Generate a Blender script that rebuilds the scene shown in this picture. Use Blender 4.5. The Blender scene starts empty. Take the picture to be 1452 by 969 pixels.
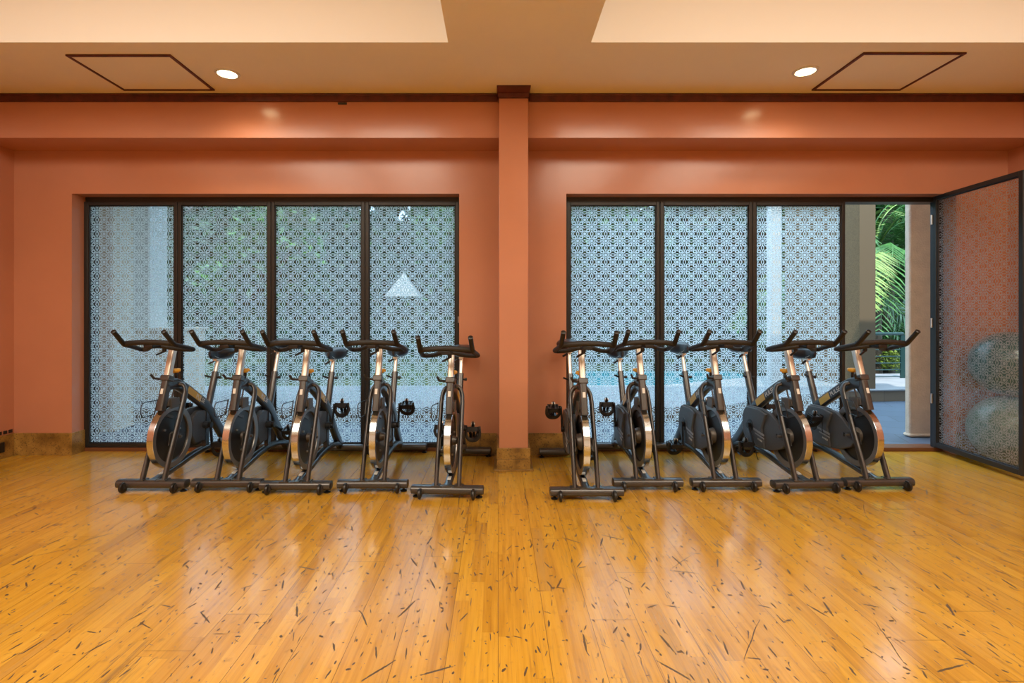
import bpy, bmesh, math, random
from mathutils import Vector, Matrix
random.seed(7)
C = bpy.context.scene.collection
PI = math.pi
F = 740.0; CX = 706.0; CY = 446.0; HC = 1.3      # focal length in pixels of the 1452x969 frame, principal point, eye height

# ------------------------------------------------------------------ node helper
class S:
    """a scalar socket with operators"""
    def __init__(s, t, k): s.t = t; s.k = k
    def _b(s, op, o, rev=False):
        n = s.t.nodes.new('ShaderNodeMath'); n.operation = op
        a, b = (o, s) if rev else (s, o)
        for i, v in enumerate((a, b)):
            if isinstance(v, S): s.t.links.new(v.k, n.inputs[i])
            elif v is not None: n.inputs[i].default_value = v
        return S(s.t, n.outputs[0])
    def __add__(s, o): return s._b('ADD', o)
    __radd__ = __add__
    def __mul__(s, o): return s._b('MULTIPLY', o)
    __rmul__ = __mul__
    def __sub__(s, o): return s._b('SUBTRACT', o)
    def __rsub__(s, o): return s._b('SUBTRACT', o, True)
    def __truediv__(s, o): return s._b('DIVIDE', o)
    def lt(s, o): return s._b('LESS_THAN', o)
    def gt(s, o): return s._b('GREATER_THAN', o)
    def mx(s, o): return s._b('MAXIMUM', o)
    def mn(s, o): return s._b('MINIMUM', o)
    def mod(s, o): return s._b('FLOORED_MODULO', o)
    def pw(s, o): return s._b('POWER', o)
    def u(s, op): return s._b(op, None)
    def abs(s): return s.u('ABSOLUTE')
    def floor(s): return s.u('FLOOR')
    def clamp(s):
        r = s._b('ADD', 0.0); r.k.node.use_clamp = True; return r

def mat(name):
    m = bpy.data.materials.new(name); m.use_nodes = True
    t = m.node_tree; b = t.nodes['Principled BSDF']
    return m, t, b
def plain(name, col, rough=.5, metal=0, spec=.5, coat=0, bump=0, bscale=60, var=0, vscale=6):
    m, t, b = mat(name)
    b.inputs['Base Color'].default_value = (*col, 1)
    b.inputs['Roughness'].default_value = rough; b.inputs['Metallic'].default_value = metal
    b.inputs['Specular IOR Level'].default_value = spec
    if coat: b.inputs['Coat Weight'].default_value = coat; b.inputs['Coat Roughness'].default_value = .1
    tc = t.nodes.new('ShaderNodeTexCoord')
    if var:
        n = t.nodes.new('ShaderNodeTexNoise'); n.inputs['Scale'].default_value = vscale; n.inputs['Detail'].default_value = 5
        t.links.new(tc.outputs['Object'], n.inputs['Vector'])
        r = t.nodes.new('ShaderNodeValToRGB')
        r.color_ramp.elements[0].position = .3; r.color_ramp.elements[1].position = .7
        r.color_ramp.elements[0].color = (*[c*(1-var) for c in col], 1); r.color_ramp.elements[1].color = (*[min(1, c*(1+var)) for c in col], 1)
        t.links.new(n.outputs['Fac'], r.inputs[0]); t.links.new(r.outputs[0], b.inputs['Base Color'])
    if bump:
        n = t.nodes.new('ShaderNodeTexNoise'); n.inputs['Scale'].default_value = bscale; n.inputs['Detail'].default_value = 3
        t.links.new(tc.outputs['Object'], n.inputs['Vector'])
        bp = t.nodes.new('ShaderNodeBump'); bp.inputs['Strength'].default_value = bump; bp.inputs['Distance'].default_value = .01
        t.links.new(n.outputs['Fac'], bp.inputs['Height']); t.links.new(bp.outputs[0], b.inputs['Normal'])
    return m
def rgbmix(t, fac, a, b):
    n = t.nodes.new('ShaderNodeMix'); n.data_type = 'RGBA'
    if isinstance(fac, S): t.links.new(fac.k, n.inputs[0])
    else: n.inputs[0].default_value = fac
    for i, v in ((6, a), (7, b)):
        if isinstance(v, tuple): n.inputs[i].default_value = (*v, 1)
        else: t.links.new(v, n.inputs[i])
    return n.outputs[2]

M = {}
M['wall'] = plain('terracotta wall paint', (.52, .222, .130), .21, bump=.12, bscale=5, var=.05, vscale=1.6)
M['ceil'] = plain('tan ceiling paint', (.86, .79, .60), .75, var=.03, vscale=1)
M['cream'] = plain('cream recess paint', (.88, .86, .82), .7)
M['darkwood'] = plain('dark stained wood', (.085, .014, .010), .42, var=.4, vscale=14)
M['frame'] = plain('dark bronze frame', (.022, .021, .021), .40, metal=.2)
M['gasket'] = plain('black gasket', (.01, .01, .01), .6)
M['steel'] = plain('hinge steel', (.6, .58, .55), .3, metal=1)
M['chrome'] = plain('brushed post steel', (.80, .74, .67), .36, metal=.75)
M['rim'] = plain('polished flywheel rim', (.66, .73, .80), .15, metal=1)
M['disc'] = plain('black flywheel enamel', (.013, .014, .016), .42, coat=.2)
M['rimside'] = plain('grey flywheel band', (.34, .33, .32), .34, metal=.8)
M['tube'] = plain('graphite tube paint', (.070, .069, .070), .30, metal=.5, coat=.35)
M['hub'] = plain('cast hub grey', (.13, .12, .11), .4, metal=.4)
M['beam'] = plain('slate beam paint', (.040, .050, .065), .30, metal=.3, coat=.4)
M['guard'] = plain('grey moulded guard plastic', (.070, .078, .090), .42, bump=.15, bscale=300)
M['stripe'] = plain('light grey guard stripe', (.26, .27, .29), .4)
M['grip'] = plain('black foam rubber', (.012, .011, .011), .55, bump=.2, bscale=400)
M['black'] = plain('black plastic', (.010, .010, .011), .35)
M['saddle'] = plain('saddle vinyl', (.012, .014, .019), .38, coat=.2)
M['yellow'] = plain('yellow brake knob', (.85, .50, .07), .35)
M['gold'] = plain('gold decal', (.62, .40, .06), .4)
M['white'] = plain('white print', (.7, .7, .68), .5)
M['balld'] = plain('teal grey vinyl', (.06, .12, .12), .28, coat=.5)
M['ballg'] = plain('pale green vinyl', (.15, .21, .18), .3, coat=.4)
M['stucco'] = plain('beige stucco', (.62, .52, .40), .85, bump=.5, bscale=60, var=.08, vscale=9)
M['rough'] = plain('brown pebble render', (.135, .088, .04), .9, bump=1, bscale=160, var=.25, vscale=60)
M['pale'] = plain('pale painted masonry', (.60, .62, .63), .8)
M['paver'] = None
M['rail'] = plain('dark teal railing paint', (.012, .05, .05), .3)
M['bark'] = plain('bark', (.06, .045, .03), .9, bump=1, bscale=30, var=.4, vscale=20)
M['leafd'] = plain('dark leaves', (.03, .085, .026), .5, var=.5, vscale=3)
M['leafm'] = plain('mid green leaves', (.08, .20, .045), .5, var=.5, vscale=3)
M['leafy'] = plain('yellow green leaves', (.20, .27, .03), .5, var=.4, vscale=8)
M['frond'] = plain('palm leaf green', (.06, .19, .045), .38, var=.45, vscale=3)
M['frondl'] = plain('young palm leaf', (.25, .38, .09), .38, var=.3, vscale=3)
M['lawn'] = plain('lawn', (.03, .065, .018), .9, var=.4, vscale=2)
M['path'] = plain('pale path', (.30, .31, .33), .8, var=.1, vscale=3)
M['roof'] = plain('dark roof tile', (.08, .06, .06), .8)
M['glassd'] = plain('dark window glass', (.03, .05, .08), .08)
M['tent'] = plain('white canvas', (.30, .32, .33), .7)
for k in ('leafd', 'leafm', 'leafy', 'frond', 'frondl'):
    b = M[k].node_tree.nodes['Principled BSDF']; b.inputs['Transmission Weight'].default_value = 0
M['lamp'], t, b = mat('lit lamp lens')
b.inputs['Emission Color'].default_value = (1, .80, .45, 1); b.inputs['Emission Strength'].default_value = 14
M['covelamp'], t, b = mat('lit cove diffuser')
b.inputs['Emission Color'].default_value = (1, .86, .68, 1); b.inputs['Emission Strength'].default_value = 3

# wood floor
def floor_mat():
    m, t, b = mat('worn strip wood floor')
    tc = t.nodes.new('ShaderNodeTexCoord'); sp = t.nodes.new('ShaderNodeSeparateXYZ'); t.links.new(tc.outputs['Object'], sp.inputs[0])
    X = S(t, sp.outputs[0]); Y = S(t, sp.outputs[1])
    def comb(x, y, z=0.0):
        n = t.nodes.new('ShaderNodeCombineXYZ')
        for i, v in enumerate((x, y, z)):
            if isinstance(v, S): t.links.new(v.k, n.inputs[i])
            else: n.inputs[i].default_value = v
        return n.outputs[0]
    def noise(v, scale, det=4):
        n = t.nodes.new('ShaderNodeTexNoise'); n.inputs['Scale'].default_value = scale; n.inputs['Detail'].default_value = det
        t.links.new(v, n.inputs['Vector']); return S(t, n.outputs['Fac'])
    def white(v):
        n = t.nodes.new('ShaderNodeTexWhiteNoise'); n.noise_dimensions = '3D'; t.links.new(v, n.inputs['Vector'])
        return S(t, n.outputs['Value'])
    W = .0655
    sx = (X / W).floor(); r0 = white(comb(sx, 3.3, 1.1))
    ys = Y / .72 + r0 * 7.0; sy = ys.floor()
    rv = white(comb(sx, sy, 5.0)); rg = white(comb(sx, sy, 9.0))
    big = noise(comb(X, Y * .55, 0.0), .9, 3)
    grain = noise(comb(X * 60.0 + rv * 30.0, Y * 2.2, rv * 10.0), 1.0, 6)
    fine = noise(comb(X * 260.0, Y * 5.0, rv * 20.0), 1.0, 3)
    tone = (rv * .20 + grain * .62 + big * .18)
    ramp = t.nodes.new('ShaderNodeValToRGB'); e = ramp.color_ramp.elements
    e[0].position = .24; e[0].color = (.34, .155, .013, 1); e[1].position = .76; e[1].color = (.62, .36, .046, 1)
    x = e.new(.5); x.color = (.54, .285, .027, 1)
    t.links.new(tone.k, ramp.inputs[0])
    # some staves are worn grey brown
    grey = ((rg - .70) * 3.0).clamp() * ((big - .38) * 5.0).clamp() * ((grain - .36) * 4.0).clamp()
    col = rgbmix(t, grey * .55, ramp.outputs[0], (.25, .16, .085))
    col = rgbmix(t, ((fine - .56) * 5.0).clamp() * .50, col, (.26, .125, .040))
    wear = noise(comb(X, Y, 4.0), .55, 4)
    col = rgbmix(t, ((wear - .5) * 3.0).clamp() * .38, col, (.78, .44, .15))
    # seams
    fx = (X / W).mod(1.0); seam = fx.lt(.022)
    bx = (X / (W * 3)).mod(1.0); bseam = bx.lt(.011)
    brow = (X / (W * 3)).floor(); bys = (Y / 2.1 + white(comb(brow, 1.7, 2.0)) * 5.0).mod(1.0).lt(.0012)
    end = ys.mod(1.0).lt(.004)
    col = rgbmix(t, seam.mx(end) * .16, col, (.12, .05, .015))
    col = rgbmix(t, bseam.mx(bys) * .75, col, (.05, .022, .01))
    # gouges: short dark marks, mostly along the boards
    marks = None
    for sc, ln, wd, rot, seed, dens in ((7.0, .32, .030, .5, 0., .75), (4.2, .26, .016, 1.4, 31., .6), (11., .24, .042, .4, 77., .8), (2.1, .42, .006, 1.0, 55., .5), (16., .15, .08, 3.0, 12., .42), (9.0, .20, .03, 2.2, 23., .6), (24., .20, .08, .6, 91., .55), (13., .34, .022, .2, 43., .7)):
        wv = noise(comb(X, Y, seed), 3.0, 2)
        vx = X * sc + wv * .12 + seed; vy = Y * (sc * .62) + seed
        v = t.nodes.new('ShaderNodeTexVoronoi'); v.voronoi_dimensions = '2D'; v.inputs['Scale'].default_value = 1
        vec = comb(vx, vy); t.links.new(vec, v.inputs['Vector'])
        ps = t.nodes.new('ShaderNodeSeparateXYZ'); t.links.new(v.outputs['Position'], ps.inputs[0])
        cs = t.nodes.new('ShaderNodeSeparateColor'); t.links.new(v.outputs['Color'], cs.inputs[0])
        dx = vx - S(t, ps.outputs[0]); dy = (vy - S(t, ps.outputs[1])) * 1.6
        a = (S(t, cs.outputs[0]) - .5) * (2 * rot)
        sn = a.u('SINE'); cn = a.u('COSINE')
        lx = dx * cn + dy * sn; ly = dy * cn - dx * sn
        size = S(t, cs.outputs[1]).pw(1.6) * 1.15 + .12
        q = (lx / (size * wd)).pw(2.0) + (ly / (size * ln)).pw(2.0)
        rag = noise(comb(X * 110.0, Y * 45.0, 2.0), 1.0, 3)
        mk = (q + (rag - .5) * 3.2).lt(1.0) * S(t, cs.outputs[2]).lt(dens)
        marks = mk if marks is None else marks.mx(mk)
    traffic = noise(comb(X, Y, 8.0), .5, 2)
    col = rgbmix(t, marks * ((traffic * 2.3).clamp()) * .92, col, (.06, .042, .026))
    patch = noise(comb(X * 3.0, Y * .9, 6.0), 1.0, 3)
    streak = noise(comb(X * 95.0, Y * 4.5, rv * 3.0), 1.0, 5)
    col = rgbmix(t, ((streak - .55) * 8.0).clamp() * ((patch - .46) * 6.0).clamp() * .62, col, (.17, .10, .045))
    grime = noise(comb(X * 30.0, Y * 16.0, 3.0), 1.0, 6)
    col = rgbmix(t, ((grime - .60) * 6.0).clamp() * .45 * (traffic * 1.5), col, (.16, .085, .03))
    t.links.new(col, b.inputs['Base Color'])
    rn = noise(comb(X * 3.0, Y * 1.2, 0.0), 1.0, 4)
    rough = (rn * .20 + .065) + marks * .3 + grey * .15
    t.links.new(rough.k, b.inputs['Roughness'])
    b.inputs['Specular IOR Level'].default_value = .55
    bp = t.nodes.new('ShaderNodeBump'); bp.inputs['Strength'].default_value = .25; bp.inputs['Distance'].default_value = .003
    h = wear * .6 + fine * .15 - bseam * .5 - marks * .5 + noise(comb(X * 14.0, Y * 3.0, 1.0), 1.0, 2) * .6
    t.links.new(h.k, bp.inputs['Height']); t.links.new(bp.outputs[0], b.inputs['Normal'])
    return m
M['floor'] = floor_mat()

def granite_mat():
    m, t, b = mat('speckled brown granite')
    tc = t.nodes.new('ShaderNodeTexCoord')
    n = t.nodes.new('ShaderNodeTexNoise'); n.inputs['Scale'].default_value = 9; n.inputs['Detail'].default_value = 6
    n2 = t.nodes.new('ShaderNodeTexNoise'); n2.inputs['Scale'].default_value = 90; n2.inputs['Detail'].default_value = 3
    for k in (n, n2): t.links.new(tc.outputs['Object'], k.inputs['Vector'])
    r = t.nodes.new('ShaderNodeValToRGB'); e = r.color_ramp.elements
    e[0].position = .3; e[0].color = (.17, .085, .018, 1); e[1].position = .72; e[1].color = (.46, .265, .065, 1)
    t.links.new(n.outputs['Fac'], r.inputs[0])
    f = ((S(t, n2.outputs['Fac']) - .56) * 9.0).clamp()
    t.links.new(rgbmix(t, f * .7, r.outputs[0], (.06, .035, .02)), b.inputs['Base Color'])
    b.inputs['Roughness'].default_value = .3
    return m
M['granite'] = granite_mat()

def tile_mat(name, col, sx, sy, gap=(.05, .06, .08), rough=.45):
    m, t, b = mat(name)
    tc = t.nodes.new('ShaderNodeTexCoord'); mp = t.nodes.new('ShaderNodeMapping'); mp.inputs['Rotation'].default_value = (0, 0, .35 if sx > .3 else 0)
    t.links.new(tc.outputs['Object'], mp.inputs[0])
    br = t.nodes.new('ShaderNodeTexBrick'); br.inputs['Scale'].default_value = 1
    br.inputs['Brick Width'].default_value = sx; br.inputs['Row Height'].default_value = sy; br.inputs['Mortar Size'].default_value = .005
    br.inputs['Color1'].default_value = (*col, 1); br.inputs['Color2'].default_value = (*[c * .85 for c in col], 1); br.inputs['Mortar'].default_value = (*gap, 1)
    t.links.new(mp.outputs[0], br.inputs['Vector']); t.links.new(br.outputs['Color'], b.inputs['Base Color'])
    b.inputs['Roughness'].default_value = rough
    return m
M['paver'] = tile_mat('slate blue paving', (.105, .14, .195), .6, .4)
M['curb'] = tile_mat('tan stone tile', (.20, .145, .095), .5, 2.0, (.12, .09, .06))

def glass_mat(name, tint, refl):
    m, t, b = mat(name)
    t.nodes.remove(b); out = t.nodes['Material Output']
    tr = t.nodes.new('ShaderNodeBsdfTransparent'); tr.inputs[0].default_value = (*tint, 1)
    gl = t.nodes.new('ShaderNodeBsdfGlossy'); gl.inputs['Roughness'].default_value = .02
    lw = t.nodes.new('ShaderNodeLayerWeight'); lw.inputs[0].default_value = .5
    fr = S(t, lw.outputs['Facing']).pw(5.0) * .9 + refl
    mx = t.nodes.new('ShaderNodeMixShader')
    t.links.new(fr.k, mx.inputs[0]); t.links.new(tr.outputs[0], mx.inputs[1]); t.links.new(gl.outputs[0], mx.inputs[2])
    t.links.new(mx.outputs[0], out.inputs[0])
    return m
M['glass'] = glass_mat('clear pane', (.93, .96, .96), .035)

def film_mat(name, tcol, dcol, cover=1.0):
    """eight pointed star lattice cut in frosted film; metres in UV, one cell .067 m"""
    m, t, b = mat(name)
    t.nodes.remove(b); out = t.nodes['Material Output']
    tc = t.nodes.new('ShaderNodeTexCoord'); sp = t.nodes.new('ShaderNodeSeparateXYZ'); t.links.new(tc.outputs['UV'], sp.inputs[0])
    P = .0672
    U = S(t, sp.outputs[0]) / P + 200.5; V = S(t, sp.outputs[1]) / P + 200.5
    i = U.floor(); j = V.floor(); fu = U - i - .5; fv = V - j - .5
    par = (i + j).mod(2.0); row = j.mod(2.0)
    r = (fu * fu + fv * fv).u('SQRT')
    th = fv._b('ARCTAN2', fu)
    dot = r.lt(.20)
    wob = (th * 8.0).u('COSINE') * .055
    ring = (r - .37 - wob).abs().lt(.07)
    au = fu.abs(); av = fv.abs()
    a = .20 + row * .24; bb = .44 - row * .24
    d = au / a + av / bb
    dia = (d - 1.0).abs().lt(.30)
    cu = .5 - au; cv = .5 - av
    mm = cu.mx(cv); sq = (mm - .175).abs().lt(.062)
    lk = cu.mn(cv).lt(.05) * mm.gt(.175) * mm.lt(.36)
    diag = (cu - cv).abs().lt(.07) * mm.gt(.17) * mm.lt(.27)
    pat = (dot.mx(ring) * (1.0 - par)).mx(dia * par).mx(sq).mx(lk).mx(diag)
    fac = pat * cover
    tl = t.nodes.new('ShaderNodeBsdfTranslucent'); tl.inputs[0].default_value = (*tcol, 1)
    df = t.nodes.new('ShaderNodeBsdfDiffuse'); df.inputs[0].default_value = (*dcol, 1)
    mx = t.nodes.new('ShaderNodeMixShader'); mx.inputs[0].default_value = .12
    t.links.new(tl.outputs[0], mx.inputs[1]); t.links.new(df.outputs[0], mx.inputs[2])
    tr = t.nodes.new('ShaderNodeBsdfTransparent')
    m2 = t.nodes.new('ShaderNodeMixShader')
    t.links.new(fac.k, m2.inputs[0]); t.links.new(tr.outputs[0], m2.inputs[1]); t.links.new(mx.outputs[0], m2.inputs[2])
    t.links.new(m2.outputs[0], out.inputs[0])
    return m
M['film'] = film_mat('frosted lattice film', (.90, .95, .95), (.70, .74, .74))
M['filmd'] = film_mat('door lattice film toned for room light', (.80, .86, .88), (.52, .55, .56), .50)  # same film as the windows, thinned and greyed to mimic room-side light
M['filmd'].node_tree.nodes['Mix Shader'].inputs[0].default_value = .55

def water_mat():
    m, t, b = mat('pool water')
    b.inputs['Base Color'].default_value = (.05, .30, .38, 1); b.inputs['Roughness'].default_value = .08
    n = t.nodes.new('ShaderNodeTexNoise'); n.inputs['Scale'].default_value = 5
    bp = t.nodes.new('ShaderNodeBump'); bp.inputs['Strength'].default_value = .6
    t.links.new(n.outputs['Fac'], bp.inputs['Height']); t.links.new(bp.outputs[0], b.inputs['Normal'])
    return m
M['water'] = water_mat()

# ------------------------------------------------------------------ mesh helpers
def box(bm, x0, x1, y0, y1, z0, z1, mi=0):
    vs = [bm.verts.new((x, y, z)) for z in (z0, z1) for y in (y0, y1) for x in (x0, x1)]
    for q in ((0, 2, 3, 1), (4, 5, 7, 6), (0, 1, 5, 4), (2, 6, 7, 3), (0, 4, 6, 2), (1, 3, 7, 5)):
        f = bm.faces.new([vs[k] for k in q]); f.material_index = mi
    return vs
def obox(bm, p, q, w, h, up=(0, 0, 1), mi=0):
    """rectangular bar from p to q, w across, h along up"""
    p = Vector(p); q = Vector(q); d = (q - p).normalized(); u = Vector(up)
    s = d.cross(u).normalized(); u = s.cross(d).normalized()
    vs = []
    for c in (p, q):
        for a, b in ((-1, -1), (1, -1), (1, 1), (-1, 1)):
            vs.append(bm.verts.new(c + s * a * w / 2 + u * b * h / 2))
    fs = [(0, 1, 2, 3), (7, 6, 5, 4)] + [(k, k + 4, (k + 1) % 4 + 4, (k + 1) % 4) for k in range(4)]
    for f in fs: bm.faces.new([vs[k] for k in f]).material_index = mi
def smooth_path(pts, n=5):
    pts = [Vector(p) for p in pts]
    out = []
    for i in range(len(pts) - 1):
        p0 = pts[i - 1] if i else pts[i] * 2 - pts[i + 1]
        p1, p2 = pts[i], pts[i + 1]
        p3 = pts[i + 2] if i + 2 < len(pts) else p2 * 2 - p1
        for k in range(n):
            s = k / n
            out.append(.5 * ((2 * p1) + (p2 - p0) * s + (2 * p0 - 5 * p1 + 4 * p2 - p3) * s * s + (3 * p1 - p0 - 3 * p2 + p3) * s ** 3))
    out.append(pts[-1]); return out
def sweep(bm, pts, rx, ry=None, seg=12, up=(1, 0, 0), power=2.0, mi=0, taper=None):
    """tube along pts; rx along 'up' side axis, ry across; power>2 gives a rounded box section"""
    ry = rx if ry is None else ry
    pts = [Vector(p) for p in pts]; rings = []; u = Vector(up)
    for i, p in enumerate(pts):
        d = (pts[min(i + 1, len(pts) - 1)] - pts[max(i - 1, 0)]).normalized()
        if abs(d.dot(u)) > .95: u = Vector((0, 0, 1)) if abs(d.z) < .9 else Vector((0, 1, 0))
        a = (u - d * u.dot(d)).normalized(); b = d.cross(a); u = a
        k = taper(i / max(1, len(pts) - 1)) if taper else 1
        ring = []
        for j in range(seg):
            th = 2 * PI * (j + .5) / seg; c, s = math.cos(th), math.sin(th)
            e = 2 / power
            c = math.copysign(abs(c) ** e, c); s = math.copysign(abs(s) ** e, s)
            ring.append(bm.verts.new(p + a * rx * c * k + b * ry * s * k))
        rings.append(ring)
    for r0, r1 in zip(rings, rings[1:]):
        for j in range(seg):
            bm.faces.new((r0[j], r0[(j + 1) % seg], r1[(j + 1) % seg], r1[j])).material_index = mi
    bm.faces.new(list(reversed(rings[0]))).material_index = mi; bm.faces.new(rings[-1]).material_index = mi
def lathe(bm, prof, c=(0, 0, 0), axis='x', seg=32, mi=0, arc=None):
    """revolve (radius, height) profile round axis through c; profile closed if ends differ from the axis"""
    c = Vector(c); rings = []
    def P(r, h, th):
        a, b = r * math.cos(th), r * math.sin(th)
        return c + (Vector((h, a, b)) if axis == 'x' else Vector((a, h, b)) if axis == 'y' else Vector((a, b, h)))
    for r, h in prof:
        if r < 1e-6: rings.append([bm.verts.new(P(0, h, 0))])
        else: rings.append([bm.verts.new(P(r, h, 2 * PI * k / seg)) for k in range(seg)])
    for i, (r0, r1) in enumerate(zip(rings, rings[1:])):
        m_ = mi[i] if isinstance(mi, (list, tuple)) else mi
        for k in range(seg):
            k2 = (k + 1) % seg
            if len(r0) == 1 and len(r1) == 1: continue
            if len(r0) == 1: f = bm.faces.new((r0[0], r1[k], r1[k2]))
            elif len(r1) == 1: f = bm.faces.new((r0[k], r0[k2], r1[0]))
            else: f = bm.faces.new((r0[k], r0[k2], r1[k2], r1[k]))
            f.material_index = m_
def prism(bm, poly, x0, x1, mi=0):
    """polygon of (y, z) extruded along x"""
    a = [bm.verts.new((x0, y, z)) for y, z in poly]; b = [bm.verts.new((x1, y, z)) for y, z in poly]
    n = len(poly)
    bm.faces.new(a).material_index = mi; bm.faces.new(list(reversed(b))).material_index = mi
    for k in range(n): bm.faces.new((a[k], b[k], b[(k + 1) % n], a[(k + 1) % n])).material_index = mi
def obj(name, bm, m, parent=None, smooth=True, bevel=0, loc=None, angle=40, segs=2):
    bmesh.ops.recalc_face_normals(bm, faces=bm.faces)
    me = bpy.data.meshes.new(name); bm.to_mesh(me); bm.free()
    for k in (m if isinstance(m, (list, tuple)) else [m]): me.materials.append(k)
    o = bpy.data.objects.new(name, me); C.objects.link(o)
    if smooth:
        for p in me.polygons: p.use_smooth = True
    if bevel:
        b = o.modifiers.new('edge', 'BEVEL'); b.width = bevel; b.segments = segs; b.limit_method = 'ANGLE'; b.angle_limit = math.radians(35)
    if smooth or bevel:
        try: me.set_sharp_from_angle(angle=math.radians(angle))
        except Exception: pass
    if parent is not None: o.parent = parent
    if loc is not None: o.location = loc
    return o
def NB(): return bmesh.new()
def thing(name, label, cat, loc=(0, 0, 0), rz=0, group=None):
    o = bpy.data.objects.new(name, None); C.objects.link(o); o.empty_display_size = .1
    o.location = loc; o.rotation_euler = (0, 0, rz); tag(o, label, cat, group); return o
def tag(o, label, cat, group=None, kind=None):
    o['label'] = label; o['category'] = cat
    if group: o['group'] = group
    if kind: o['kind'] = kind
    return o
def struct(o, label=None):
    o['kind'] = 'structure'
    if label: o['label'] = label
    return o
def sempty(name, label=None, loc=(0, 0, 0), rz=0):
    o = bpy.data.objects.new(name, None); C.objects.link(o); o.location = loc; o.rotation_euler = (0, 0, rz)
    return struct(o, label)
def copy_tree(o, parent=None):
    c = o.copy(); C.objects.link(c)
    if parent is not None: c.parent = parent
    for ch in list(o.children): copy_tree(ch, c)
    return c
def text_mesh(s, size, name, m, parent, mw, depth=.0006):
    cu = bpy.data.curves.new('lettering', 'FONT'); cu.body = s; cu.size = size; cu.extrude = depth
    cu.align_x = 'CENTER'; cu.align_y = 'CENTER'
    tmp = bpy.data.objects.new('lettering', cu); C.objects.link(tmp)
    bpy.context.view_layer.update()
    me = bpy.data.meshes.new_from_object(tmp.evaluated_get(bpy.context.evaluated_depsgraph_get()))
    bpy.data.objects.remove(tmp); bpy.data.curves.remove(cu)
    me.transform(mw); me.materials.clear(); me.materials.append(m)
    o = bpy.data.objects.new(name, me); C.objects.link(o); o.parent = parent; return o

# ------------------------------------------------------------------ the room
XL, XR, YB, YW = -4.47, 4.71, -4.2, 4.82          # side walls, rear wall, window wall face
YF = 4.96                                          # face of the window frames
ZC = 3.18; YBM = 4.46; ZBM = 2.81                  # ceiling, beam front face, beam underside
AX0, AX1, BX0, BX1, ZO = -3.935, -.358, .632, 4.235, 2.415   # openings
bm = NB(); box(bm, XL - .2, XR + .2, YB - .2, 5.06, -.12, 0); struct(obj('floor', bm, M['floor'], smooth=False), 'worn honey coloured strip wood studio floor with dark gouges')

bm = NB()
T = 5.10
box(bm, XL - .2, AX0, YW, T, 0, 3.6); box(bm, AX0, AX1, YW, T, ZO, 3.6)
box(bm, AX1, BX0, YW, T, 0, 3.6); box(bm, BX0, BX1, YW, T, ZO, 3.6); box(bm, BX1, XR + .2, YW, T, 0, 3.6)
struct(obj('wall_front', bm, M['wall'], smooth=False), 'terracotta painted wall with two wide glazed openings')
bm = NB(); box(bm, XL - .2, XL, YB - .2, YW, 0, 3.6); struct(obj('wall_left', bm, M['wall'], smooth=False))
bm = NB(); box(bm, XR, XR + .2, YB - .2, YW, 0, 3.6); struct(obj('wall_right', bm, M['wall'], smooth=False))
bm = NB(); box(bm, XL, XR, YB - .2, YB, 0, 3.6); struct(obj('wall_rear', bm, M['cream'], smooth=False))
bm = NB(); box(bm, XL, XR, YBM, YW, ZBM, ZC); struct(obj('beam', bm, M['wall'], smooth=False), 'terracotta beam running along the top of the window wall')

# ceiling with two deep coffers
CA = (-4.2, -.344); CB = (.644, 4.45); CY0, CY1 = -3.4, 3.61; CT = 3.95
bm = NB()
TH = .12
for x0, x1 in ((XL - .2, CA[0]), (CA[1], CB[0]), (CB[1], XR + .2)): box(bm, x0, x1, CY0, CY1, ZC, ZC + .03)
box(bm, XL - .2, XR + .2, CY1, YBM + .01, ZC, ZC + .03); box(bm, XL - .2, XR + .2, YB - .2, CY0, ZC, ZC + .03)
struct(obj('ceiling', bm, M['ceil'], smooth=False), 'tan painted ceiling with two deep light wells')
for i, (a, b) in enumerate((CA, CB)):
    bm = NB()
    box(bm, a - .05, a, CY0 - .05, CY1 + .05, ZC + .03, CT); box(bm, b, b + .05, CY0 - .05, CY1 + .05, ZC + .03, CT)
    box(bm, a, b, CY0 - .05, CY0, ZC + .03, CT); box(bm, a, b, CY1, CY1 + .05, ZC + .03, CT)
    box(bm, a - .05, b + .05, CY0 - .05, CY1 + .05, CT, CT + .05)
    # thin skim over the cut edge of the ceiling board
    box(bm, a, b, CY1 - .004, CY1, ZC, ZC + .03)
    struct(obj('ceiling_recess', bm, M['cream'], smooth=False), 'cream lined light well left of the pillar' if i == 0 else 'cream lined light well right of the pillar')
bm = NB(); box(bm, XL - .2, XR + .2, YB - .2, 5.1, 4.0, 4.1); struct(obj('roof_slab', bm, M['pale'], smooth=False))

# crown trim along the beam and round the pillar
PX0, PX1, PY = .008, .254, 4.36
bm = NB()
for a, b in ((XL, PX0 - .012), (PX1 + .012, XR)):
    box(bm, a, b, YBM - .022, YBM, ZC - .066, ZC)
    box(bm, a, b, YBM - .030, YBM - .022, ZC - .020, ZC)
struct(obj('trim_1', bm, M['darkwood'], smooth=False, bevel=.004), 'dark wood crown trim between beam and ceiling')
bm = NB()
box(bm, PX0 - .006, PX1 + .006, PY - .03, YBM, ZC - .075, ZC - .04)
v = [bm.verts.new(p) for p in ((PX0 - .006, PY - .03, ZC - .04), (PX1 + .006, PY - .03, ZC - .04), (PX1 + .006, YBM, ZC - .04), (PX0 - .006, YBM, ZC - .04),
                               (PX0 - .018, PY - .085, ZC), (PX1 + .018, PY - .085, ZC), (PX1 + .018, YBM, ZC), (PX0 - .018, YBM, ZC))]
for q in ((0, 1, 5, 4), (1, 2, 6, 5), (2, 3, 7, 6), (3, 0, 4, 7), (4, 5, 6, 7), (3, 2, 1, 0)): bm.faces.new([v[k] for k in q])
struct(obj('trim_2', bm, M['darkwood'], smooth=False, bevel=.003), 'dark wood cap at the head of the pillar')
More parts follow.
